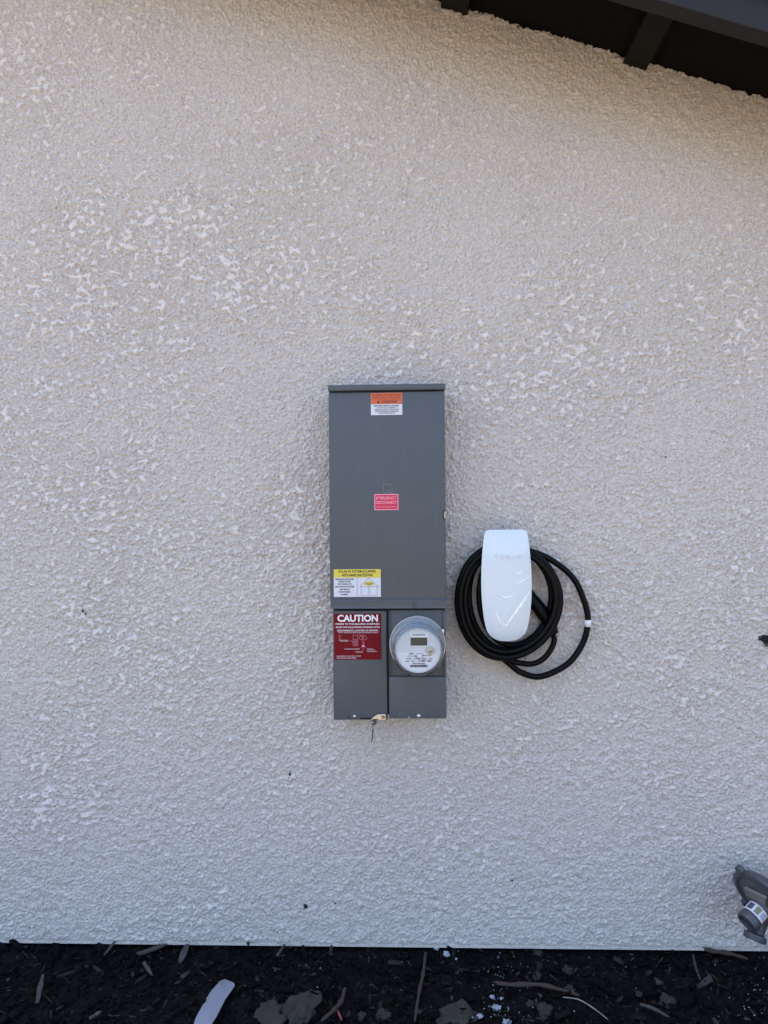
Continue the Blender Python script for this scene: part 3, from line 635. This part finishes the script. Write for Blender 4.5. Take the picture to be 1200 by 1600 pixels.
r = bmesh.ops.extrude_edge_only(bm, edges=[e_ for e_ in bm.edges if e_.is_boundary])
for v in [v for v in r['geom'] if isinstance(v, bmesh.types.BMVert)]: v.co = Vector((mx_+(v.co.x-mx_)*.97, -.084, mz_+(v.co.z-mz_)*.975))
fp = bm_obj('faceplate', bm, M['white_gloss'], ch, smooth=True, sharp=60)
# creases of the clear film; their streak highlights are painted as whiter colour
def on_plate(px_, py_):
    q_ = P(px_, py_, dc+.013); vz = (q_.z-mz_)/.16; hwz = np.interp(q_.z, [h_[1] for h_ in half[::-1]], [h_[0] for h_ in half[::-1]])
    u = min(.99, abs(q_.x-mx_)/max(hwz, .01))
    q_.y = -dc - .011*(1-u**2.6)*(1-min(1, abs(vz))**4) - .004*(1-vz*vz); return q_
fm = mat('creased_film_highlight', (.93, .94, .95), .35, coat=1.0)
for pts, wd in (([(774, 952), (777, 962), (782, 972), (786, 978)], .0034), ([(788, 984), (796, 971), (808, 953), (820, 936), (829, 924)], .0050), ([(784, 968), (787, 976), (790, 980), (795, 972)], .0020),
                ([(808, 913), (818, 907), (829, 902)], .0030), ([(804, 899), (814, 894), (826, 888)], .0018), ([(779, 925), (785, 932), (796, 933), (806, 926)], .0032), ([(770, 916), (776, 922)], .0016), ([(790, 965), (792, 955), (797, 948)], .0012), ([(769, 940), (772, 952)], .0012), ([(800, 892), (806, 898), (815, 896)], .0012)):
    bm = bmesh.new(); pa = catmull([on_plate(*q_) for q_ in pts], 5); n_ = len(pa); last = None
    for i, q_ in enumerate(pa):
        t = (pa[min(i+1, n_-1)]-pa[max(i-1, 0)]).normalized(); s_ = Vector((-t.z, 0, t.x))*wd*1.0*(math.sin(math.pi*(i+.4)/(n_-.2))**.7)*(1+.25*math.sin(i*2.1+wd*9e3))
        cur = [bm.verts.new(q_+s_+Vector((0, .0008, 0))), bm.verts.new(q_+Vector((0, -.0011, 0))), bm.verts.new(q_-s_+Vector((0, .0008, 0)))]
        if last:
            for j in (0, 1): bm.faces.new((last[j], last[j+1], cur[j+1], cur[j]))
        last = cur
    bm_obj('crease_highlight', bm, fm, fp)
# wordmark: five spaced capitals drawn as bars
bm = bmesh.new(); yw = -dc-.0162
def bar(x0, z0, x1, z1, t):
    a, b2 = P(x0, z0, .12), P(x1, z1, .12); a.y = b2.y = yw; d_ = (b2-a).normalized(); n_ = Vector((-d_.z, 0, d_.x))*t/2
    bm.faces.new([bm.verts.new(q_) for q_ in (a+n_, b2+n_, b2-n_, a-n_)])
TW = .0012
gl = [775, 784.2, 793.4, 802.6, 811.2]; yt, yb_ = 867.8, 872.2; hw = 2.3
bar(gl[0]-hw, yt, gl[0]+hw, yt, TW); bar(gl[0], yt+.8, gl[0], yb_, TW)
for y in (yt, 870, yb_): bar(gl[1]-hw, y, gl[1]+hw, y, TW)
for y in (yt, 870, yb_): bar(gl[2]-hw, y, gl[2]+hw, y, TW)
bar(gl[2]-hw+.4, yt, gl[2]-hw+.4, 870, TW); bar(gl[2]+hw-.4, 870, gl[2]+hw-.4, yb_, TW)
bar(gl[3]-hw+.6, yt, gl[3]-hw+.6, yb_, TW); bar(gl[3]-hw+.6, yb_, gl[3]+hw, yb_, TW)
bar(gl[4]-hw, yb_, gl[4]-hw, yt+1.4, TW); bar(gl[4]+hw, yb_, gl[4]+hw, yt+1.4, TW); bar(gl[4]-hw+.3, yt, gl[4]+hw-.3, yt, TW)
bm_obj('lettering', bm, M['gink'], fp)

# charging cable: one long hose coiled over the charger's back shell
def ell(t, xl, xr, yt_, yb2, d, ph=0):
    cx_, cy_ = (xl+xr)/2, (yt_+yb2)/2; a, b2 = (xr-xl)/2, (yb2-yt_)/2
    return P(cx_+a*math.sin(t), cy_-b2*math.cos(t)+4*math.sin(2*t+ph), d)
loops = [(757, 860, 858, 1003, .030, .3), (746, 866, 856, 1011, .040, .0), (728, 873, 852, 1019, .046, .5), (717, 868, 850, 1026, .052, -.2), (714, 877, 850, 1030, .066, .2), (721, 871, 856, 1021, .072, .5), (729, 863, 860, 1013, .064, 0.)]
path = []; NT = len(loops)-1; steps = 64
for i in range(int(NT*steps)+1):
    tt = i/steps; k = min(int(tt), NT-1); f_ = tt-k
    L0, L1 = loops[k], loops[k+1]; q5 = [a+(b_-a)*f_ for a, b_ in zip(L0, L1)]
    path.append(ell(tt*2*math.pi, *q5))
# the loose outer loop
endp = path[-1]
tail_px = [(800, 855, .06), (829, 861, .052), (863, 876, .045), (896, 904, .04), (914, 943, .038), (918.5, 973, .038), (910, 1006, .038), (886, 1038, .04), (845, 1057, .042), (815, 1051, .044), (797, 1038, .046), (780, 1024, .05)]
path = path[:-9] + catmull([P(*t) for t in [(775, 855, .064)]+tail_px], 6)
cable = thing('charging_cable', 'black rubber charging cable coiled in loops around the white charger', 'cable', (cc.x, 0, cc.z-.12))
bm = bmesh.new(); add_tube(bm, path, .0088, 14); bm_obj('cable_hose', bm, M['rubber'], cable, smooth=True)
bm = bmesh.new(); add_tube(bm, catmull([P(*t) for t in [(770, 1020, .05), (800, 1033, .052), (829, 1037.5, .05), (848, 1030, .048), (861, 1014, .046), (866, 998, .04), (858, 985, .03)]], 6), .0082, 12); bm_obj('cable_end', bm, M['rubber'], cable, smooth=True)
tp = [P(*t) for t in ((918.3, 968.5, .038), (918.6, 973, .038), (918.3, 979, .038))]
bm = bmesh.new(); add_tube(bm, tp, .0096, 16); bm_obj('tape_band', bm, M['tape'], cable, smooth=True, label='white band of tape on the loose loop')
bm = bmesh.new(); add_tube(bm, catmull([P(812, 905, .03), P(826, 930, .030), P(842, 950, .034), P(858, 972, .036), P(864, 990, .036)], 6), lambda t: .0155+.004*math.sin(t*3.0), 18); bm_obj('plug_handle', bm, M['rubber'], cable, smooth=True)

# ------------------------------------------------------------------ gas regulator
n = Vector((-.80, -.35, -.45)).normalized()
rc = P(1196, 1411, .13)
def onplane(px_, py_, p0, nn):
    v = fw + rt2*((px_-600)/F) + up2*((800-py_)/F); return CAM + v*((p0-CAM).dot(nn)/v.dot(nn))
reg = thing('gas_regulator', 'dark grey cast gas regulator with round diaphragm case at the wall foot', 'gas regulator', (rc.x, 0, 0))
_, u_, v_ = frame(n)
RD = .092
bm = bmesh.new()
add_lathe(bm, rc, n, [(-.040, .03), (-.036, .058), (-.022, .080), (-.010, RD-.006), (-.006, RD), (.003, RD), (.005, RD-.005), (.006, RD-.011), (.001, RD-.018), (.004, RD-.026), (.015, .045), (.018, .032)], 56)
case = bm_obj('diaphragm_case', bm, M['reg'], reg, smooth=True, sharp=35)
# axis in the disc plane that runs towards the upper left of the picture
view = (rc-CAM).normalized()
major = n.cross(view).normalized()
if (major.x > 0): major = -major
minor = n.cross(major).normalized()
if minor.z < 0: minor = -minor
for tx, ty in ((1166, 1372), (1147, 1409), (1232, 1408), (1222, 1478)):
    w_ = onplane(tx, ty, rc, n)-rc; p_ = rc + w_.normalized()*(RD+.003)
    bm = bmesh.new(); add_lathe(bm, p_-n*.009, n, [(0, .011), (.003, .0125), (.014, .0125), (.016, .011)], 20); add_lathe(bm, p_+n*.0065, n, [(0, .006), (.005, .006), (.006, .004)], 6)
    bm_obj('bolt_lug', bm, M['reg'], case, smooth=True, sharp=35)
bm = bmesh.new()                                    # pale data plate on the case's upper side
for s_ in (1,):
    q4 = [onplane(x, y, rc+n*.018, n) for x, y in ((1163, 1385), (1198, 1402), (1198, 1415), (1167, 1398))]
    fr_ = [bm.verts.new(q_+n*.0045) for q_ in q4]; bk = [bm.verts.new(q_-n*.004) for q_ in q4]
    bm.faces.new(fr_); bm.faces.new(bk[::-1])
    for i in range(4): j = (i+1) % 4; bm.faces.new((fr_[i], bk[i], bk[j], fr_[j]))
bmesh.ops.bevel(bm, geom=list(bm.edges), offset=.0012, segments=1, affect='EDGES')
bm_obj('nameplate', bm, M['plate'], case)
tc0 = rc + n*.010
bm = bmesh.new(); add_lathe(bm, tc0, n, [(.0, .034), (.012, .027), (.050, .0245), (.052, .0272), (.068, .0272), (.071, .026), (.072, .0225), (.064, .0215), (.0635, .013), (.067, .012), (.067, .005)], 40)
tower = bm_obj('spring_tower', bm, M['reg'], reg, smooth=True, sharp=35)
# wrap-around label with coloured fields
def wrap(name, a0, a1, h0, h1, m, r, par, k=10):
    bm = bmesh.new(); ra = []; rb = []
    for i in range(k+1):
        t = a0+(a1-a0)*i/k; d_ = -view_perp*math.cos(t)+side*math.sin(t)
        ra.append(bm.verts.new(tc0+n*h0+d_*r)); rb.append(bm.verts.new(tc0+n*h1+d_*r))
    for i in range(k): bm.faces.new((ra[i], ra[i+1], rb[i+1], rb[i]))
    return bm_obj(name, bm, m, par, smooth=True)
view_perp = (view-n*view.dot(n)).normalized(); side = n.cross(view_perp).normalized()
if side.x < 0: side = -side
lb = wrap('paper_label', R(-75), R(75), .020, .048, M['w_lab'], .0272, tower, 16)
wrap('blue_field', R(-60), R(-28), .024, .043, mat('blue_print', (.07, .075, .10), .5), .0275, lb)
wrap('yellow_field', R(-15), R(12), .023, .044, mat('olive_print', (.20, .18, .11), .5, var=.3, vscale=300), .0275, lb)
wrap('grey_field', R(20), R(46), .024, .043, mat('grey_print', (.35, .38, .44), .5, var=.2, vscale=300), .0275, lb)
wrap('red_strip', R(55), R(75), .020, .047, mat('red_print', (.22, .08, .07), .5), .0275, lb)
# outlet body and the vent turned down below it
e1 = P(1180, 1461, .135); v0 = rc + n*.012
bm = bmesh.new()
add_tube(bm, catmull([v0, P(1192, 1432, .125), P(1186, 1446, .125), e1], 6), lambda t: .0195-.002*math.sin(t*3.1), 24)
dn = Vector((-.35, -.35, -.85)).normalized()
add_lathe(bm, e1-dn*.006, dn, [(0, .018), (.004, .027), (.016, .0275), (.020, .025), (.020, .018), (.008, .016)], 32)
bm_obj('vent_outlet', bm, M['reg'], reg, smooth=True, sharp=40)
# supply pipe that carries it, out of frame to the right
bm = bmesh.new(); b0 = rc-n*.038; add_tube(bm, catmull([b0, b0-n*.03, Vector((b0.x+.07, -.075, b0.z-.02)), Vector((b0.x+.085, -.07, b0.z-.12)), Vector((b0.x+.085, -.07, -.05))], 6), .0165, 18)
bm_obj('supply_pipe', bm, M['reg'], reg, smooth=True)

# ------------------------------------------------------------------ mulch and litter
def chips(n_, xr, yr, lmin, lmax, seed, lift=.0):
    r = np.random.default_rng(seed)
    base_ = np.array([[-1, -1, -.5], [1, -.8, -.5], [1.1, .7, -.5], [-.9, 1, -.5], [-1, -1, .5], [1, -.8, .5], [1.1, .7, .5], [-.9, 1, .5]], float)
    x = r.uniform(*xr, n_); y = r.uniform(*yr, n_); L_ = np.exp(r.uniform(math.log(lmin), math.log(lmax), n_))/2
    W_ = L_*np.where(r.random(n_) < .5, r.uniform(.04, .14, n_), r.uniform(.15, .5, n_)); T_ = L_*r.uniform(.06, .22, n_)
    v = base_[None]*np.stack([L_, W_, T_*2], 1)[:, None, :]; v[:, :, 1] *= (1+.4*r.standard_normal((n_, 8)))
    a = r.uniform(0, 2*math.pi, n_); tl = r.normal(0, .35, n_); ro = r.normal(0, .5, n_)
    c, s_ = np.cos(ro)[:, None], np.sin(ro)[:, None]; v[:, :, 1], v[:, :, 2] = v[:, :, 1]*c-v[:, :, 2]*s_, v[:, :, 1]*s_+v[:, :, 2]*c
    c, s_ = np.cos(tl)[:, None], np.sin(tl)[:, None]; v[:, :, 0], v[:, :, 2] = v[:, :, 0]*c-v[:, :, 2]*s_, v[:, :, 0]*s_+v[:, :, 2]*c
    c, s_ = np.cos(a)[:, None], np.sin(a)[:, None]; v[:, :, 0], v[:, :, 1] = v[:, :, 0]*c-v[:, :, 1]*s_, v[:, :, 0]*s_+v[:, :, 1]*c
    z = np.array([gz(p, q_) for p, q_ in zip(x, y)])+r.uniform(0, .010, n_)+lift
    v += np.stack([x, y, z], 1)[:, None, :]
    fb = np.array([[0, 3, 2, 1], [4, 5, 6, 7], [0, 1, 5, 4], [1, 2, 6, 5], [2, 3, 7, 6], [3, 0, 4, 7]])
    f = (fb[None]+np.arange(n_)[:, None, None]*8).reshape(-1, 4)
    return v.reshape(-1, 3), f
def np_mesh(name, vs_, fs):
    me_ = bpy.data.meshes.new(name); me_.vertices.add(len(vs_)); me_.vertices.foreach_set('co', vs_.astype(np.float32).ravel())
    me_.loops.add(len(fs)*4); me_.loops.foreach_set('vertex_index', fs.astype(np.int32).ravel())
    me_.polygons.add(len(fs)); me_.polygons.foreach_set('loop_start', np.arange(len(fs), dtype=np.int32)*4); me_.update(calc_edges=True); return me_
va, fa = chips(22000, (-1.75, 1.75), (-.62, .008), .004, .026, 1); vb, fb_ = chips(900, (-1.75, 1.75), (-.62, 0.0), .025, .055, 2, .003)
vc, fc = chips(9000, (-1.75, 1.75), (-1.3, -.6), .012, .05, 3)
me = np_mesh('mulch', np.concatenate([va, vb, vc]), np.concatenate([fa, fb_+len(va), fc+len(va)+len(vb)]))
mu = link('mulch', me, mulch_mat()); tag(mu, 'black shredded bark mulch covering the ground at the foot of the wall', 'mulch', kind='stuff')
# tiny white crumbs
bm = bmesh.new()
for i in range(150):
    if i < 70: px_, py_ = random.gauss(790, 22), random.uniform(1500, 1600)
    elif i < 100: px_, py_ = random.gauss(1175, 25), random.uniform(1505, 1600)
    else: px_, py_ = random.uniform(380, 1200), random.uniform(1495, 1600)
    c = G(px_, py_); lump(bm, (c.x, c.y, gz(c.x, c.y)+.013), random.uniform(.0006, .0019), i, sub=1)
o = bm_obj('white_grit', bm, M['pale']); tag(o, 'scattered tiny white crumbs lying on the black mulch', 'grit', kind='stuff')

def single(name, bm, m, c, label, cat, group=None, smooth=True):
    o = bm_obj(name, bm, m, None, c, smooth, sharp=45 if smooth else None); return tag(o, label, cat, group)
def on_ground(px_, py_, lift=0.0): c = G(px_, py_); return Vector((c.x, c.y, gz(c.x, c.y)+.012+lift))
def stick(px_pts, r, m, name, label, cat, group):
    pts = [on_ground(x, y, r*.6+.003) for x, y in px_pts]; bm = bmesh.new()
    pa = catmull(pts, 6); add_tube(bm, pa, lambda t: r*(.55+.6*math.sin(math.pi*min(1, max(0, .15+.8*t))))*(1+.18*math.sin(t*23)), 8)
    single(name, bm, m, pts[0], label, cat, group)
stick([(665, 1497), (661, 1530), (655, 1560), (648, 1606)], .0040, M['twig'], 'twig', 'long straight brown twig lying below the electric meter', 'twig', 'twigs on the mulch')
stick([(539, 1555), (533, 1575), (520, 1590), (502, 1606)], .0048, M['twig'], 'twig', 'short thick brown twig right of the clay clods', 'twig', 'twigs on the mulch')
stick([(774, 1543), (800, 1548), (842, 1547), (872, 1558), (905, 1571)], .0048, M['twig'], 'twig', 'crooked thick brown root lying below the charger', 'twig', 'twigs on the mulch')
stick([(880, 1573), (905, 1577), (930, 1589), (950, 1602)], .0014, M['plate'], 'twig', 'thin pale curved twig beside the crooked root', 'twig', 'twigs on the mulch')
stick([(1085, 1487), (1110, 1495), (1140, 1500), (1168, 1509)], .0052, M['twig'], 'twig', 'broad flat brown bark strip close to the wall at right', 'twig', 'twigs on the mulch')
stick([(1083, 1500), (1087, 1520), (1094, 1540)], .0028, M['chip'], 'twig', 'short grey twig below the brown bark strip', 'twig', 'twigs on the mulch')
stick([(1000, 1577), (1020, 1583), (1045, 1598)], .0036, M['chip'], 'twig', 'small grey curved twig at the bottom edge, right of the pale one', 'twig', 'twigs on the mulch')
stick([(528, 1588), (534, 1604)], .0024, M['pinkbit'], 'plastic_bit', 'tiny pink plastic bit beside the thick twig', 'plastic bit', None)
def chip(px0, px1, wd, label):
    a, b_ = on_ground(*px0, .006), on_ground(*px1, .009); t = (b_-a).normalized(); s_ = Vector((-t.y, t.x, 0))*wd/2; bm = bmesh.new()
    L_ = (b_-a).length; pr_ = [(0, random.uniform(.2, .8)), (.10, random.uniform(.6, 1)), (.35, random.uniform(.8, 1.1)), (.6, random.uniform(.7, 1.1)), (.85, random.uniform(.5, .9)), (1, random.uniform(.15, .7))]
    top_ = []; bot = []
    for f_, k in pr_:
        for sg in (-1, 1):
            kk = k*random.uniform(.75, 1.2); top_.append(bm.verts.new(a+t*L_*(f_+random.uniform(-.04, .04))+s_*sg*kk+Vector((0, 0, .002+.001*math.sin(f_*9+sg))))); bot.append(bm.verts.new(a+t*L_*f_+s_*sg*k-Vector((0, 0, .0015))))
    for i in range(len(pr_)-1):
        q_ = i*2; bm.faces.new((top_[q_], top_[q_+1], top_[q_+3], top_[q_+2])); bm.faces.new((bot[q_], bot[q_+2], bot[q_+3], bot[q_+1]))
        bm.faces.new((top_[q_], top_[q_+2], bot[q_+2], bot[q_])); bm.faces.new((top_[q_+1], bot[q_+1], bot[q_+3], top_[q_+3]))
    bm.faces.new((top_[0], bot[0], bot[1], top_[1])); bm.faces.new((top_[-2], top_[-1], bot[-1], bot[-2]))
    single('wood_chip', bm, M['chip'], a, label, 'wood chip', 'pale wood chips on the mulch', False)
chip((213, 1502), (260, 1485), .016, 'long pointed grey wood chip close under the wall at left')
chip((281, 1511), (293, 1488), .017, 'blunt pale grey wood chip right of the long pointed one')
chip((224, 1513), (238, 1533), .011, 'small grey wood chip below the long pointed one')
chip((58, 1577), (67, 1538), .012, 'narrow upright grey wood chip at the far left')
chip((163, 1505), (180, 1482), .008, 'slim grey wood chip close under the wall, left of the long one')
chip((433, 1505), (445, 1489), .008, 'slim grey wood chip near the wall above the clay clods')
chip((140, 1600), (158, 1592), .010, 'small grey wood chip cut by the bottom edge at left')
def rock(px_, py_, r, sq, m, label, cat, name, group, seed):
    c = on_ground(px_, py_, -.009 if r > .03 else (-.006 if r > .009 else 0)); bm = bmesh.new(); lump(bm, c, r, seed, sq, 5 if r > .03 else 4, .55, 1.7)
    for v in bm.verts:
        k = v.co*(2.2/r); v.co += (v.co-c)*(.22*mnoise.noise(k+Vector((seed, 0, 0)))+.10*mnoise.noise(k*2.7)+.05*mnoise.noise(k*6))
    single(name, bm, m, c, label, cat, group)
rock(425, 1588, .042, (1.0, 1.0, .35), M['clod'], 'flat grey clay clod at the bottom edge, left one of the two', 'clod', 'clay_clod', 'clay clods', 1)
rock(474, 1578, .046, (.85, 1.15, .38), M['clod'], 'larger cracked grey clay clod beside the thick short twig', 'clod', 'clay_clod', 'clay clods', 2)
rock(715, 1592, .040, (1.1, 1.0, .3), M['clod'], 'crumbly grey clay clod between the straight twig and white stones', 'clod', 'clay_clod', 'clay clods', 3)
for i, (x, y, r, lab) in enumerate(((840, 1530, .014, 'oval brown stone above the crooked root'), (887, 1519, .014, 'upright brown stone near the wall, right of the oval one'), (890, 1553, .013, 'round brown stone touching the crooked root\'s right half'), (851, 1585, .024, 'largest brown stone, below the crooked root'), (829, 1572, .012, 'small brown stone left of the largest stone'), (840, 1493, .012, 'brown stone tucked close under the wall below the charger'),
                          (998, 1556, .009, 'small olive brown stone between root and regulator'), (1042, 1566, .020, 'lumpy grey brown stone near the bottom right'), (600, 1590, .016, 'dull stone at the bottom edge, left of the straight twig'), (565, 1592, .012, 'small dull stone right of the pink plastic bit'), (541, 1590, .009, 'narrow dull stone just right of the pink plastic bit'))):
    rock(x, y, r, (.8+.3*(i % 3)/2, 1.0, .6), M['stone'], lab, 'stone', 'brown_stone', 'brown stones on the mulch', i+20)
for i, (x, y, r, lab) in enumerate(((682, 1487, .0075, 'white stone nearest the wall, above the straight twig'), (697, 1497, .0090, 'larger white stone just right of the one nearest the wall'), (713, 1505, .0035, 'tiny white stone right of the pair near the wall'), (769, 1562, .0060, 'pale stone left of the biggest white one'), (776, 1577, .0100, 'biggest white stone, below the crooked root\'s left end'), (792, 1600, .0110, 'white stone cut by the bottom edge below the biggest one'), (750, 1594, .0070, 'white stone at the bottom edge, left of the biggest'), (783, 1565, .0035, 'tiny white stone directly above the biggest one'))):
    rock(x, y, r, (1, .9, .6), M['pale'], lab, 'stone', 'white_stone', 'white stones on the mulch', i+50)
# white plastic offcut
pl = [(306, 1606), (323, 1575), (331, 1562), (346, 1548), (351, 1545), (366, 1551), (367, 1555), (352, 1577), (338, 1606), (325, 1625), (300, 1625)]
bm = bmesh.new(); c = on_ground(335, 1570)
def sz_(x, y): return .030+.006*math.sin((x-300)*.09+(y-1550)*.05)
tp_ = [on_ground(x, y) for x, y in pl]; LF = .006
for v in tp_: v.z = .022
cen = sum(tp_, Vector())/len(tp_)
spine = [on_ground(344, 1553), on_ground(338, 1572), on_ground(325, 1600)]
tv = []
for i, v in enumerate(tp_): tv.append(bm.verts.new((v.x, v.y, .026+.0008*math.sin(i*1.7))))
sv = [bm.verts.new((q_.x, q_.y, .0355)) for q_ in spine]
def fan(ids, s_i):
    for a, b_ in zip(ids, ids[1:]): bm.faces.new((tv[a], tv[b_], sv[s_i]))
fan([1, 2, 3, 4, 5, 6, 7], 0); fan([7, 8], 1); fan([8, 9, 10, 0], 2)
bm.faces.new((tv[7], sv[1], sv[0])); bm.faces.new((tv[8], sv[2], sv[1])); bm.faces.new((tv[0], tv[1], sv[1], sv[2])); bm.faces.new((tv[1], sv[0], sv[1]))
r = bmesh.ops.solidify(bm, geom=list(bm.faces), thickness=.0018)
single('plastic_scrap', bm, M['scrap'], c, 'white strip of bent plastic lying on the mulch at lower left', 'plastic scrap')
